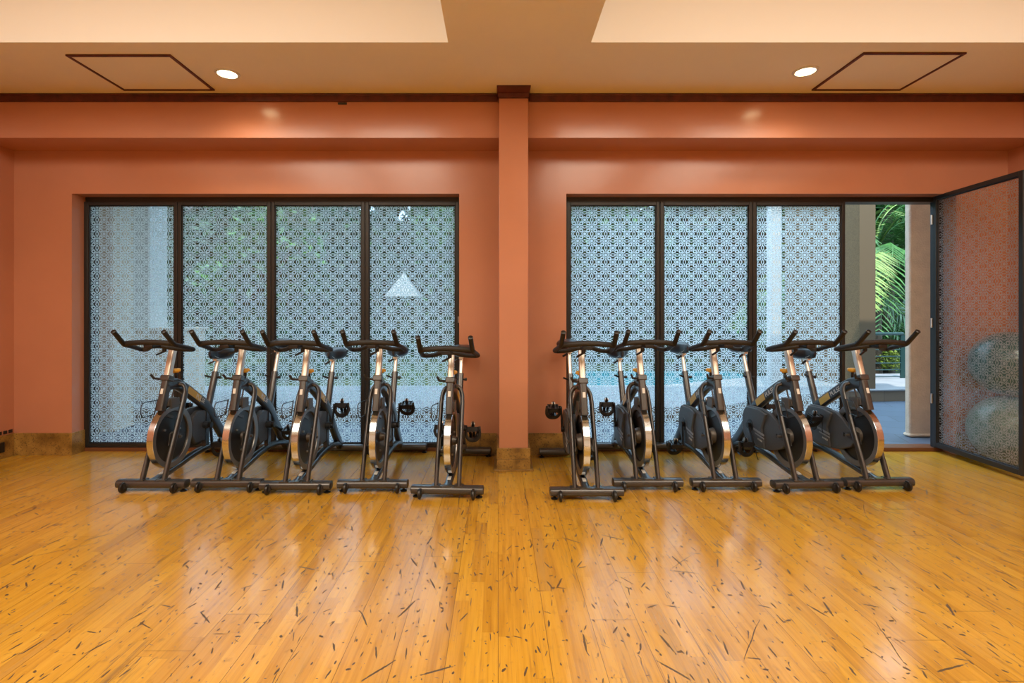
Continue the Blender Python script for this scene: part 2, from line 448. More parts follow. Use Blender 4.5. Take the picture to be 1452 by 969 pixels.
bm = NB(); box(bm, PX0, PX1, PY, YW, 0, ZC); struct(obj('column', bm, M['wall'], smooth=False, bevel=.006), 'square terracotta pillar between the two windows')
bm = NB(); box(bm, PX0 - .018, PX1 + .018, PY - .02, YW, 0.095, .185); box(bm, PX0 - .016, PX1 + .018, PY - .022, YW, .0, .094)
box(bm, PX0 - .042, PX1 + .042, PY - .048, YW, 0, .014)
struct(obj('baseboard_column', bm, [M['granite']], smooth=False, bevel=.002))
def bb(name, boxes):
    bm = NB()
    for k in boxes: box(bm, *k)
    return struct(obj(name, bm, M['granite'], smooth=False, bevel=.002))
bb('baseboard_front', [(XL, AX0 + .012, YW - .014, YF, 0, .205), (AX1 - .012, PX0 - .018, YW - .014, YW, 0, .205), (AX1 - .012, AX1 + .1, YW - .0, YF, 0, .205),
                       (PX1 + .018, BX0 + .012, YW - .014, YW, 0, .205), (BX0 - .1, BX0 + .012, YW, YF, 0, .205), (BX1 - .012, XR, YW - .014, YW, 0, .205)])
bb('baseboard_left', [(XL, XL + .014, YB, YW - .014, 0, .205)])
bb('baseboard_right', [(XR - .014, XR, YB, YW - .014, 0, .205)])
# threshold under each opening
for i, (a, b) in enumerate(((AX0 + .012, AX1 - .012), (BX0 + .012, BX1 - .012))):
    bm = NB(); box(bm, a, b, YF - .01, 5.10, 0, .034); struct(obj('trim_%d' % (3 + i), bm, plain('brown threshold %d' % i, (.16, .06, .025), .4), smooth=False, bevel=.003))
    bm = NB(); box(bm, a, b, YF + .004, 5.09, ZO - .045, ZO); box(bm, a, a + .035 if i == 0 else a + .012, YF + .004, 5.09, .034, ZO - .045)
    if i == 0: box(bm, b - .008, b, YF + .004, 5.09, .034, ZO - .045)
    struct(obj('trim_%d' % (5 + i), bm, M['frame'], smooth=False))

def film_plane(name, x0, x1, z0, z1, y, parent, uo=0.0, fm='film'):
    bm = NB(); uv = bm.loops.layers.uv.new('UVMap')
    vs = [bm.verts.new(p) for p in ((x0, y, z0), (x1, y, z0), (x1, y, z1), (x0, y, z1))]
    f = bm.faces.new(vs)
    for l in f.loops: l[uv].uv = (l.vert.co.x - (x0 + x1) / 2 + uo, l.vert.co.z - z1)
    me = bpy.data.meshes.new(name); bm.to_mesh(me); bm.free(); me.materials.append(M[fm])
    o = bpy.data.objects.new(name, me); C.objects.link(o); o.parent = parent; return o
def panel(root, x0, x1, z0, z1, y0, d=.05, fw=.034, fwb=.038, fm='film'):
    """framed glass leaf in the xz plane, front face at y0"""
    bm = NB()
    box(bm, x0, x0 + fw, y0, y0 + d, z0, z1); box(bm, x1 - fw, x1, y0, y0 + d, z0, z1)
    box(bm, x0 + fw, x1 - fw, y0, y0 + d, z0, z0 + fwb); box(bm, x0 + fw, x1 - fw, y0, y0 + d, z1 - fw, z1)
    # glazing bead
    for a, b, c, e in ((x0 + fw, x0 + fw + .009, z0 + fwb, z1 - fw), (x1 - fw - .009, x1 - fw, z0 + fwb, z1 - fw)): box(bm, a, b, y0 + .012, y0 + .022, c, e)
    box(bm, x0 + fw, x1 - fw, y0 + .012, y0 + .022, z0 + fwb, z0 + fwb + .009); box(bm, x0 + fw, x1 - fw, y0 + .012, y0 + .022, z1 - fw - .009, z1 - fw)
    obj('leaf_frame', bm, M['frame'], root, smooth=False, bevel=.003)
    bm = NB(); box(bm, x0 + fw - .004, x1 - fw + .004, y0 + .026, y0 + .032, z0 + fwb - .004, z1 - fw + .004)
    g = obj('glass_pane', bm, M['glass'], root, smooth=False)
    film_plane('lattice_film', x0 + fw, x1 - fw, z0 + fwb, z1 - fw, y0 + .0245, g, 0, fm)
def xat(px, Y=YF): return (px - CX) / F * Y
ZP0, ZP1 = .034, 2.372
le = [118.5, 251.5, 384.0, 517.5, 651.0]; re = [803.5, 936.0, 1067.5, 1199.0]
LW = ['leftmost glazed leaf of the left opening, pale pillar showing behind it', 'second glazed leaf from the left in the left opening',
      'third glazed leaf from the left in the left opening', 'fourth glazed leaf of the left opening, nearest the pillar']
RW = ['glazed leaf of the right opening nearest the pillar', 'middle fixed glazed leaf of the right opening', 'glazed leaf beside the open doorway']
n = 0
for edges, labs in ((le, LW), (re, RW)):
    for k in range(len(edges) - 1):
        n += 1
        r = sempty('window_%d' % n, labs[k])
        a = xat(edges[k]) + .002; b = xat(edges[k + 1]) - .002
        panel(r, a, b, ZP0, ZP1, YF)
        if n in (4,):
            for zz in (.55, 1.25):
                bm = NB(); lathe(bm, [(0, -.03), (.006, -.03), (.006, .03), (0, .03)], (b - .004, YF - .005, zz), 'z', 10); obj('hinge', bm, M['steel'], r)
# jamb for the doorway
bm = NB(); jx = xat(1325); box(bm, jx, BX1, YF, 5.01, .034, ZP1 + .0); struct(obj('door_2', bm, M['frame'], smooth=False, bevel=.003), 'dark frame jamb beside the open glass door')
# the open leaf
hx, hy = 4.155, 4.955
ang = math.atan2(-.86, -.065)
dr = sempty('door_1', 'open glass door leaf swung into the room, lattice film on the glass', (hx, hy, 0), ang)
# local +x runs from hinge to free edge; front face looks back into the room
panel(dr, .0, .925, .045, 2.42, -.025, d=.05, fw=.040, fwb=.045, fm='filmd')
for zz in (.5, 1.22, 2.2):
    bm = NB(); lathe(bm, [(0, -.045), (.009, -.045), (.009, .045), (0, .045)], (-.006, -.03, zz), 'z', 12); obj('hinge', bm, M['steel'], dr)

# ceiling access panels, downlights, sensor
def access(x0, x1, y0, y1, lab):
    t_ = thing('access_panel', lab, 'ceiling panel', ((x0 + x1) / 2, (y0 + y1) / 2, ZC), 0, 'ceiling access panels')
    w, h = (x1 - x0) / 2, (y1 - y0) / 2; q = .018
    bm = NB()
    for a in ((-w, w, -h, -h + q), (-w, w, h - q, h), (-w, -w + q, -h + q, h - q), (w - q, w, -h + q, h - q)): box(bm, a[0], a[1], a[2], a[3], -.012, 0)
    obj('edging', bm, M['darkwood'], t_, smooth=False)
    bm = NB(); box(bm, -w + q, w - q, -h + q, h - q, -.005, 0); obj('hatch', bm, M['ceil'], t_, smooth=False)
access(-3.125, -2.365, 3.77, 4.36, 'dark edged square hatch in the ceiling left of the pillar')
access(2.62, 3.36, 3.74, 4.36, 'dark edged square hatch in the ceiling right of the pillar')
def downlight(x, y, lab):
    t_ = thing('recessed_downlight', lab, 'ceiling light', (x, y, ZC), 0, 'round recessed downlights')
    bm = NB(); lathe(bm, [(.070, -.002), (.072, -.009), (.088, -.008), (.093, 0), (.070, 0), (.070, -.002)], (0, 0, 0), 'z', 40); obj('trim_ring', bm, M['white'], t_)
    bm = NB(); lathe(bm, [(0, -.004), (.070, -.004), (.070, 0), (0, 0)], (0, 0, 0), 'z', 40); obj('lens', bm, M['lamp'], t_)
    l = bpy.data.lights.new('downlight_lamp', 'SPOT'); l.energy = 22; l.spot_size = 2.5; l.spot_blend = .9; l.shadow_soft_size = .06; l.color = (1, .70, .38)
    o = bpy.data.objects.new('downlight_lamp', l); C.objects.link(o); o.parent = t_; o.location = (0, 0, -.03)
downlight(-2.11, 4.07, 'lit round downlight beside the left ceiling hatch')
downlight(2.375, 4.03, 'lit round downlight beside the right ceiling hatch')
bm = NB(); box(bm, -1.365, -1.290, YBM - .012, YBM, ZC - .088, ZC - .072); tag(obj('beam_sensor', bm, M['black'], smooth=False, bevel=.002), 'tiny black sensor on the beam under the dark crown trim', 'sensor')

# heating grille low on the left wall
t_ = thing('wall_grille', 'black slotted grille low on the side wall above the granite skirting', 'grille', (XL, 4.66, .0))
bm = NB()
for k in range(7): box(bm, .0, .008, -.21 + k * .052, -.21 + k * .052 + .036, .215, .245)
obj('slots', bm, M['black'], t_, smooth=False)
bm = NB(); box(bm, 0, .004, -.23, .155, .208, .252); obj('backplate', bm, M['wall'], t_, smooth=False)
bm = NB(); box(bm, XL + .014, XL + .03, 4.54, 4.70, .06, .15); tag(obj('floor_socket', bm, M['black'], smooth=False, bevel=.003), 'dark socket plate set in the granite skirting of the side wall', 'socket')

# ------------------------------------------------------------------ exercise balls in the niche behind the door leaf
def ball(name, x, y, z, r, m, lab):
    bm = NB(); bmesh.ops.create_uvsphere(bm, u_segments=64, v_segments=40, radius=r)
    for v in bm.verts:
        k = math.asin(max(-1, min(1, v.co.z / r)))
        v.co *= 1 + .006 * math.cos(k * 44) * math.cos(k)
    t2 = thing(name, lab, 'exercise ball', (x, y, z - r), 0, 'exercise balls')
    o = obj('ball_skin', bm, m, t2, loc=(0, 0, r))
    bm = NB(); lathe(bm, [(0, -.004), (.012, -.004), (.012, .003), (0, .003)], (0, -r + .001, 0), 'y', 12); obj('plug', bm, M['white'], t2, loc=(0, 0, r))

# ------------------------------------------------------------------ the indoor cycle
BIKELAB = {}
def oriented(a, b): return Vector(b) - Vector(a)
WH = Vector((0, .20, .357)); WR = .239; BBP = Vector((0, .63, .355))
SD = Vector((0, .12, .30)).normalized()
def make_bike():
    r = thing('indoor_cycle', 'x', 'exercise bike', group='indoor cycles lined up along the windows')
    # frame: curved main beam, lower spine, rear strut
    bm = NB()
    bp = smooth_path([(0, .150, .765), (0, .25, .755), (0, .36, .705), (0, .50, .620), (0, .64, .530), (0, .73, .445), (0, .82, .330), (0, .93, .205), (0, 1.05, .085)], 5)
    sweep(bm, bp, .027, .045, 16, power=3.2)
    sweep(bm, smooth_path([(0, 1.05, .088), (0, .92, .128), (0, .74, .150), (0, .5, .142), (0, .28, .108), (0, .0, .066)], 5), .027, .022, 14, power=4)
    obox(bm, (0, .68, .50), (0, .66, .16), .034, .05, (0, 1, 0))           # down strut to the spine by the crank housing
    lathe(bm, [(0, -.05), (.03, -.05), (.03, .05), (0, .05)], BBP, 'x', 20)
    fr = obj('frame', bm, M['beam'], r)
    # decals
    for sgn in (-1, 1):
        bm = NB()
        side = [p for p in smooth_path([(0, .36, .705), (0, .50, .620), (0, .64, .530)], 8)]
        lo, hi = (0.50, .63) if sgn < 0 else (.37, .56)
        seg = [p for p in side if lo - .005 <= p.y <= hi + .005]
        rows = []
        for i_, p in enumerate(seg):
            d = (seg[min(i_ + 1, len(seg) - 1)] - seg[max(i_ - 1, 0)]).normalized(); nrm = Vector((0, -d.z, d.y))
            if nrm.z < 0: nrm = -nrm
            rows.append((bm.verts.new(p + nrm * .027 + Vector((sgn * .0278, 0, 0))), bm.verts.new(p - nrm * .027 + Vector((sgn * .0278, 0, 0)))))
        for a, b in zip(rows, rows[1:]): bm.faces.new((a[0], b[0], b[1], a[1]))
        ext = bmesh.ops.extrude_face_region(bm, geom=bm.faces[:]); bmesh.ops.translate(bm, verts=[v for v in ext['geom'] if isinstance(v, bmesh.types.BMVert)], vec=(-sgn * .002, 0, 0))
        obj('gold_decal', bm, M['gold'], fr)
        yc, zc = (.425, .664) if sgn < 0 else (.545, .590)
        a = math.atan2(.620 - .705, .14)
        # text plane: x axis along the beam, normal outwards
        if sgn > 0: X_, Z_ = Vector((0, math.cos(a), math.sin(a))), Vector((1, 0, 0))
        else: X_, Z_ = Vector((0, -math.cos(a), -math.sin(a))), Vector((-1, 0, 0))
        Y_ = Z_.cross(X_)
        mw = Matrix((X_, Y_, Z_)).transposed().to_4x4(); mw.translation = Vector((sgn * .0280, yc, zc))
        text_mesh('PULSE', .052, 'beam_lettering', M['white'], fr, mw)
    # fork: two oval legs that arch over the flywheel
    for sx in (-1, 1):
        bm = NB()
        sweep(bm, smooth_path([(sx * .082, .0, .07), (sx * .0815, .06, .22), (sx * .081, .13, .38), (sx * .080, .195, .53), (sx * .079, .245, .645), (sx * .070, .275, .705), (sx * .045, .285, .742), (sx * .018, .27, .755)], 4), .016, .025, 14, up=(1, 0, 0))
        # dropout that carries the axle
        prism(bm, [(.095, .40), (.15, .40), (.225, .375), (.225, .335), (.15, .315), (.075, .315)], sx * .068, sx * .062)
        obj('fork_leg', bm, M['tube'], r)
    # feet
    for nm, y in (('front_foot', 0), ('rear_foot', 1.07)):
        bm = NB(); e_ = .260 if y == 0 else .250
        tp = lambda s: .72 if s in (0, 1) else 1
        sweep(bm, [(-e_, y, .056), (-e_ + .006, y, .056), (-e_ + .022, y, .056), (e_ - .022, y, .056), (e_ - .006, y, .056), (e_, y, .056)], .042, .030, 18, up=(0, 1, 0), power=2.6, taper=tp)
        if y == 0:
            for sx in (-1, 1): box(bm, sx * .082 - .03, sx * .082 + .03, -.032, .034, .080, .088)
            box(bm, -.03, .03, -.03, .035, .080, .088)
        ft = obj(nm, bm, M['tube'], r)
        for sx in (-1, 1):
            bm = NB(); lathe(bm, [(0, 0), (.022, 0), (.024, .008), (.012, .014), (.008, .016), (.008, .034), (0, .034)], (sx * .225, y + .004, 0), 'z', 18); obj('leveller', bm, M['black'], ft)
        if y == 0:
            bm = NB()
            obox(bm, (0, .075, .1015), (0, .125, .1105), .026, .004, (0, 0, 1)); obj('spec_plate', bm, M['white'], r, smooth=False)
    for sx in (-1, 1):
        bm = NB()
        lathe(bm, [(.0, -.011), (.012, -.012), (.026, -.011), (.036, -.008), (.038, 0), (.036, .008), (.026, .011), (.012, .012), (0, .011)], (sx * .188, -.052, .040), 'x', 26)
        w = obj('transport_wheel', bm, M['black'], r)
        bm = NB()
        for d in (-.017, .013): box(bm, sx * .188 + d, sx * .188 + d + .004, -.064, -.024, .028, .066)
        lathe(bm, [(0, -.020), (.006, -.020), (.006, .020), (0, .020)], (sx * .188, -.052, .040), 'x', 10)
        obj('wheel_bracket', bm, M['tube'], w, smooth=False)
    # flywheel
    bm = NB()
    R = WR
    lathe(bm, [(.0, -.010), (.035, -.010), (.050, -.006), (R - .050, -.006), (R - .044, -.014)], WH, 'x', 64)
    lathe(bm, [(.0, .010), (.035, .010), (.050, .006), (R - .050, .006), (R - .044, .014)], WH, 'x', 64)
    fw = obj('flywheel', bm, M['disc'], r)
    bm = NB()
    lathe(bm, [(R - .046, .005), (R - .042, .020), (R - .002, .024), (R, .022), (R, -.022), (R - .002, -.024), (R - .042, -.020), (R - .046, -.005)], WH, 'x', 96, mi=[1, 1, 0, 0, 0, 1, 1])
    obj('rim', bm, [M['rim'], M['rimside']], fw)
    bm = NB()
    lathe(bm, [(0, -.061), (.011, -.061), (.013, -.052), (.034, -.050), (.052, -.040), (.060, -.018), (.062, -.006)], WH, 'x', 32)
    lathe(bm, [(0, .090), (.009, .090), (.009, .075), (.014, .074), (.014, .05), (.026, .045), (.034, .020), (.036, .006)], WH, 'x', 32)
    lathe(bm, [(0, -.10), (.010, -.10), (.010, -.05), (0, -.05)], WH, 'x', 12)
    obj('hub', bm, M['hub'], fw)
    for k in range(3):
        a = k * 2.1 + .4; bm = NB(); lathe(bm, [(0, .006), (.008, .006), (.008, .016), (0, .018)], WH + Vector((0, .105 * math.cos(a), .105 * math.sin(a))), 'x', 10); obj('balance_bolt', bm, M['steel'], fw)
    # belt guard, on the side away from +x
    prof = [(.70, .515), (.50, .522), (.37, .505), (.30, .47), (.235, .415), (.180, .375), (.165, .345), (.168, .300), (.20, .262), (.32, .215), (.46, .190), (.62, .188), (.70, .205), (.775, .300), (.765, .43), (.735, .48)]
    bm = NB(); prism(bm, prof, -.060, -.030); gd = obj('belt_guard', bm, M['guard'], r, bevel=.008, segs=3)
    rear = [(y, z) for y, z in prof if y > .36]
    bm = NB(); prism(bm, [(.70, .505), (.50, .512), (.40, .49), (.46, .36), (.42, .205), (.62, .198), (.695, .212), (.762, .302), (.752, .428), (.728, .472)], -.078, -.056); obj('guard_panel', bm, M['guard'], gd, bevel=.009, segs=3)
    bm = NB(); prism(bm, [(.72, .47), (.55, .49), (.470, .45), (.455, .30), (.50, .22), (.66, .22), (.74, .31)], -.034, .010); obj('guard_inner', bm, M['guard'], gd, bevel=.01)
    bm = NB(); obox(bm, (-.0785, .415, .312), (-.0785, .575, .338), .003, .016, (0, 0, 1)); obox(bm, (-.0785, .415, .286), (-.0785, .55, .306), .003, .010, (0, 0, 1)); obj('guard_stripe', bm, M['stripe'], gd, smooth=False)
    Z_ = Vector((-1, 0, 0)); X_ = Vector((0, -1, 0)); Y_ = Z_.cross(X_)
    mw = Matrix((X_, Y_, Z_)).transposed().to_4x4() @ Matrix.Rotation(-.12, 4, 'Z'); mw.translation = Vector((-.0785, .475, .262))
    text_mesh('FITNESS', .020, 'guard_lettering', M['white'], gd, mw, .0004)
    bm = NB(); lathe(bm, [(.024, -.078), (.046, -.081), (.052, -.079), (.054, -.074)], BBP, 'x', 28); lathe(bm, [(0, -.0795), (.03, -.0795), (.032, -.078)], BBP, 'x', 24); obj('crank_collar', bm, M['black'], gd)
    bm = NB(); lathe(bm, [(0, -.0625), (.014, -.0625), (.017, -.0605), (.017, -.058), (0, -.058)], (0, .275, .345), 'x', 24); obj('guard_port', bm, M['black'], gd)
    # head sleeve and steel handlebar post
    hb = Vector((0, .085, .572)); ht = Vector((0, .165, .825))
    hd = (ht - hb).normalized()
    bm = NB(); sweep(bm, [hb, hb + (ht - hb) * .5, ht], .0255, .031, 16, power=5); hs = obj('head_sleeve', bm, M['tube'], r)
    sweepm = NB(); obox(sweepm, hb - hd * .02 + Vector((0, .01, 0)), (0, .215, .50), .03, .02); obj('head_gusset', sweepm, M['tube'], hs)
    bm = NB(); obox(bm, ht - hd * .038, ht + hd * .004, .070, .074, (0, 1, 0)); obj('sleeve_clamp', bm, M['tube'], hs, smooth=False, bevel=.006)
    bm = NB(); box(bm, -.010, .010, -.002, .0, -.02, .02); o = obj('caution_label', bm, M['white'], hs, smooth=False, loc=hb + (ht - hb) * .55 + Vector((0, -.0318, .008))); o.rotation_euler = (-.3, 0, 0)
    bm = NB(); obox(bm, ht - hd * .02 + Vector((-.03, -.02, 0)), ht - hd * .018 + Vector((-.075, -.035, .005)), .012, .016); obox(bm, ht - hd * .018 + Vector((-.075, -.035, .0)), ht + Vector((-.092, -.060, .020)), .012, .016, (1, 0, 0)); obj('release_lever', bm, M['black'], hs, smooth=False, bevel=.003)
    pt = ht + hd * .222
    bm = NB(); sweep(bm, [ht - hd * .01, pt], .0215, .026, 16, power=5); hp = obj('handlebar_post', bm, M['chrome'], r)
    bm = NB(); obox(bm, pt + Vector((0, .055, .008)), pt + Vector((0, -.055, .018)), .046, .010); obox(bm, pt + Vector((0, .03, .022)), pt + Vector((0, -.20, .030)), .030, .022); obj('slider', bm, M['chrome'], hp, smooth=False, bevel=.003)
    bm = NB(); lathe(bm, [(0, -.018), (.015, -.014), (.015, .014), (0, .018)], pt + Vector((0, -.105, -.006)), 'z', 14); obox(bm, pt + Vector((-.0, -.105, -.018)), pt + Vector((-.052, -.125, -.045)), .012, .014); obj('slider_lever', bm, M['black'], hp, smooth=False, bevel=.002)
    # handlebar
    bm = NB()
    hz = pt.z + .033
    for sx in (-1, 1):
        sweep(bm, smooth_path([(sx * .180, -.150, 1.178), (sx * .181, -.120, 1.150), (sx * .183, -.070, 1.104), (sx * .1845, -.048, 1.086), (sx * .187, -.025, 1.076), (sx * .1935, .04, 1.062), (sx * .203, .125, 1.042), (sx * .205, .150, 1.034),
                               (sx * .192, .170, 1.030), (sx * .165, .158, 1.030), (sx * .115, .110, 1.038), (sx * .075, .070, 1.052), (sx * .045, .052, 1.060), (0, .048, 1.062)], 4), .0165, seg=14)
    sweep(bm, smooth_path([(-.185, -.035, 1.084), (-.12, -.046, 1.092), (0, -.050, 1.098), (.12, -.046, 1.092), (.185, -.035, 1.084)], 5), .0195, seg=14)
    hbj = obj('handlebar', bm, M['grip'], r)
    for sx in (-1, 1):
        bm = NB(); a = Vector((sx * .180, -.150, 1.178)); d = Vector((0, -.030, .028)).normalized()
        lathe(bm, [(0, 0), (.0135, 0), (.0175, .003), (.0175, .010), (.0, .010)], (0, 0, 0), 'z', 16)
        rot = Vector((0, 0, -1)).rotation_difference(d).to_matrix().to_4x4(); bmesh.ops.transform(bm, matrix=Matrix.Translation(a + d * .006) @ rot, verts=bm.verts)
        obj('bar_end_cap', bm, M['black'], hbj)
    bm = NB(); box(bm, -.034, .034, -.058, .062, 1.052, 1.082); obj('bar_clamp', bm, M['black'], hbj, smooth=False, bevel=.006)
    # brake: knob, rod, caliper
    bm = NB(); lathe(bm, [(0, .0), (.020, .0), (.024, .006), (.033, .008), (.036, .014), (.035, .026), (.030, .031), (.012, .033), (0, .033)], (0, .262, .842), 'z', 28)
    for v in bm.verts:
        q = Vector((v.co.x, v.co.y - .262))
        if q.length > .03 : 
            k = 1 + .06 * math.cos(6 * math.atan2(q.y, q.x)); v.co.x = q.x * k; v.co.y = .262 + q.y * k
    kn = obj('brake_knob', bm, M['yellow'], r)
    bm = NB(); lathe(bm, [(0, 0), (.011, 0), (.011, .075), (.006, .08), (.006, .082), (0, .082)], (0, .262, .765), 'z', 14); obj('knob_stem', bm, M['black'], kn)
    bm = NB(); sweep(bm, [(0, .245, .73), (0, .215, .655)], .006, seg=10); box(bm, -.024, .024, .15, .245, .632, .652); obox(bm, (0, .17, .645), (0, .155, .598), .05, .05); box(bm, -.026, .026, .20, .27, .603, .618)
    for sx in (-1, 1): box(bm, sx * .028 - .003, sx * .028 + .003, .16, .26, .575, .650)
    obj('brake_caliper', bm, M['hub'], r, smooth=False, bevel=.003)
    bm = NB(); box(bm, -.022, .022, .18, .29, .591, .604); obj('brake_pad', bm, M['tube'], r, smooth=False, bevel=.004)
    # bottle cage on the left leg
    bm = NB()
    pts = [(-.099, .16, .535), (-.108, .06, .530), (-.116, .042, .540), (-.124, .046, .59), (-.126, .062, .625), (-.118, .09, .637), (-.099, .195, .635)]
    sweep(bm, smooth_path(pts, 4), .0034, seg=8)
    obox(bm, (-.099, .155, .53), (-.099, .20, .64), .006, .008)
    obj('bottle_cage', bm, M['black'], r)
    # seat tube, post, saddle
    sb = Vector((0, .695, .475)); st = sb + SD * .335
    bm = NB(); sweep(bm, [sb, st], .0255, .028, 16, power=2.6); ss = obj('seat_sleeve', bm, M['tube'], r)
    bm = NB(); lathe(bm, [(0, -.008), (.009, -.008), (.009, .012), (.013, .014), (.013, .035), (0, .037)], st - SD * .05 + Vector((.02, 0, 0)), 'x', 12); obox(bm, st - SD * .05 + Vector((-.02, -.01, 0)), st - SD * .04 + Vector((-.065, -.045, .012)), .012, .014); obj('seat_lever', bm, M['black'], ss)
    sp_ = bpy.data.objects.new('x', None)
    bm = NB(); sweep(bm, [Vector((0, 0, 0)) - SD * .16, SD * .110], .0165, .019, 16, power=2.6); post = obj('seat_post', bm, M['chrome'], r, loc=st)
    q = SD * .110
    bm = NB(); obox(bm, q + Vector((0, -.055, .006)), q + Vector((0, .06, .006)), .034, .016); lathe(bm, [(0, -.03), (.014, -.028), (.014, .028), (0, .03)], q + Vector((0, .0, .026)), 'x', 16); obj('seat_slider', bm, M['chrome'], post, bevel=.002)
    bm = NB(); obox(bm, q + Vector((-.02, -.03, -.008)), q + Vector((-.06, -.05, -.03)), .012, .014); obj('slider_knob', bm, M['black'], post)
    # saddle: nose towards the handlebar
    bm = NB()
    rings = []
    N = 14; K = 20
    for i_ in range(N + 1):
        s = i_ / N; y = -.155 + .27 * s
        w = .018 + .085 * (1 / (1 + math.exp(-(s - .52) * 11)))
        if i_ == 0: w *= .55
        if s > .88: w *= math.sqrt(max(.06, 1 - ((s - .88) / .125) ** 2))
        zt = .014 + .012 * s * s + .006 * (1 - s) ; th = .056 + .044 * s
        if i_ in (0, N): th *= .55
        ring = []
        for k in range(K):
            a = 2 * PI * k / K; c, sn = math.cos(a), math.sin(a)
            zz = (sn * th / 2 if sn > 0 else sn * th * .72) + zt
            dip = -.006 * math.exp(-(c * 3) ** 2) if sn > .3 and s > .35 else 0
            ring.append(bm.verts.new((w * math.copysign(abs(c) ** .8, c), y, zz + dip)))
        rings.append(ring)
    for a, b in zip(rings, rings[1:]):
        for k in range(K): bm.faces.new((a[k], a[(k + 1) % K], b[(k + 1) % K], b[k]))
    bm.faces.new(rings[0]); bm.faces.new(list(reversed(rings[-1])))
    sd = obj('saddle', bm, M['saddle'], post, loc=q + Vector((0, .015, .046)))
    bm = NB()
    for sx in (-1, 1): sweep(bm, smooth_path([(sx * .012, -.12, .008), (sx * .022, -.05, -.022), (sx * .022, .05, -.022), (sx * .035, .09, .008)], 4), .0035, seg=8)
    obj('saddle_rail', bm, M['steel'], sd)
    # cranks with pedals; the crank turns about its own origin
    for nm, sx in (('left_crank', -1), ('right_crank', 1)):
        bm = NB()
        x0 = .088 if sx < 0 else .060
        lathe(bm, [(0, x0 - .030), (.02, x0 - .030), (.024, x0 - .006), (.024, x0 + .014), (0, x0 + .016)] if sx > 0 else [(0, -x0 + .012), (.02, -x0 + .012), (.024, -x0 + .006), (.024, -x0 - .014), (0, -x0 - .016)], (0, 0, 0), 'x', 20)
        sweep(bm, [(sx * (x0 + .004), 0, 0), (sx * (x0 + .008), 0, .09), (sx * (x0 + .014), 0, .170)], .008, .015, 12, up=(1, 0, 0), power=3)
        lathe(bm, [(0, sx * (x0 + .006)), (.015, sx * (x0 + .006)), (.015, sx * (x0 + .022)), (0, sx * (x0 + .022))], (0, 0, .170), 'x', 16)
        ck = obj('crank_arm', bm, M['black'], r, loc=BBP)
        ck['side'] = sx
        px = sx * (x0 + .022)
        bm = NB()
        c = sx * .052
        lathe(bm, [(0, 0), (.007, 0), (.007, sx * .10), (0, sx * .10)], (0, 0, 0), 'x', 12)
        for yy in (-.042, .034): box(bm, min(c - .04, c + .04), max(c - .04, c + .04), yy, yy + .008, -.012, .012)
        for xx in (c - .042, c + .034): box(bm, xx, xx + .008, -.042, .042, -.012, .012)
        box(bm, c - .024, c + .024, -.040, .040, -.011, .011)
        for yy in (-.042, .034):
            for k in range(5): box(bm, c - .036 + k * .016, c - .030 + k * .016, yy, yy + .008, .012, .016)
        pd = obj('pedal', bm, M['black'], ck, loc=(px, 0, .170), smooth=False)
        bm = NB()
        for o_ in (-.032, .0, .032):
            sweep(bm, smooth_path([(c + o_, -.03, .012), (c + o_, -.080, .014), (c + o_ * .8, -.095, .030), (c + o_ * .7, -.070, .050), (c + o_ * .6, -.01, .056)], 4), .012, .005, 8)
        sweep(bm, smooth_path([(c - .045, .0, -.014), (c - .05, .0, .03), (c - .03, -.005, .054), (c, -.008, .060), (c + .03, -.005, .054), (c + .05, .0, .03), (c + .045, .0, -.014)], 4), .003, .012, 8, up=(0, 0, 1))
        sweep(bm, smooth_path([(c + .048, .005, .0), (c + .060, .02, .035), (c + .056, .035, .065), (c + .060, .045, .085)], 4), .0014, .006, 6)
        lathe(bm, [(0, -.012), (.012, -.010), (.022, 0), (.012, .010), (0, .012)], (c, -.0, -.022), 'x', 12)
        tcg = obj('toe_cage', bm, M['black'], ck, loc=(px, 0, .170))
        bm = NB(); lathe(bm, [(0, -.016), (.012, -.013), (.012, .013), (0, .016)], (c, .0, -.026), 'x', 12); obj('pedal_cleat', bm, M['steel'], ck, loc=(px, 0, .170))
    return r
bikes = [  # centre px, contact py, turn, right crank angle (0 = up, + = towards the wall), seat raise, label
    (217.0, 699.5, -.022, 178, .000, 'farthest left of all, right pedal hanging straight down'),
    (323.0, 698.6, .00, 120, .080, 'second from the left end of the left row, saddle raised'),
    (420.0, 702.0, .00, 8, .000, 'middle one of the left row, right pedal raised'),
    (529.0, 700.0, .00, 2, .020, 'second to the left of the terracotta pillar'),
    (634.5, 708.7, -.045, -80, .030, 'directly left of the terracotta pillar, pedals level'),
    (831.5, 711.6, .00, 182, .085, 'directly right of the terracotta pillar'),
    (918.0, 697.7, .01, 180, .005, 'second to the right of the terracotta pillar'),
    (1028.5, 697.7, .01, 14, .050, 'middle one of the right row, yellow decal showing'),
    (1143.5, 700.0, .058, 35, .065, 'second from the right end of the right row'),
    (1244.0, 697.0, .03, 122, .000, 'farthest right of all, standing before the open doorway'),
]
proto = make_bike()
BYS = []
for i, (px, py, rz, ca, sr, lab) in enumerate(bikes):
    o = proto if i == 0 else copy_tree(proto)
    Yc = HC * F / (py - CY) + .045
    o.location = ((px - CX) / F * Yc, Yc, 0); o.rotation_euler = (0, 0, rz); o['label'] = 'black spin bike, ' + lab
    for ch in o.children:
        if ch.name.startswith('crank_arm'):
            a = math.radians(ca if ch['side'] > 0 else ca + 180)
            ch.rotation_euler = (-a, 0, 0)
            for g in ch.children: g.scale = (1.08, 1.10, 1.45)
            for g in ch.children: g.rotation_euler = (a + PI + (.25 if i % 2 else -.2), 0, 0)
        if i == 4 and (ch.name.startswith('handlebar')):
            ch.location = Vector((0, -.012, -.036))
        if ch.name.startswith('seat_post'):
            ch.location = Vector(ch.location) + SD * sr

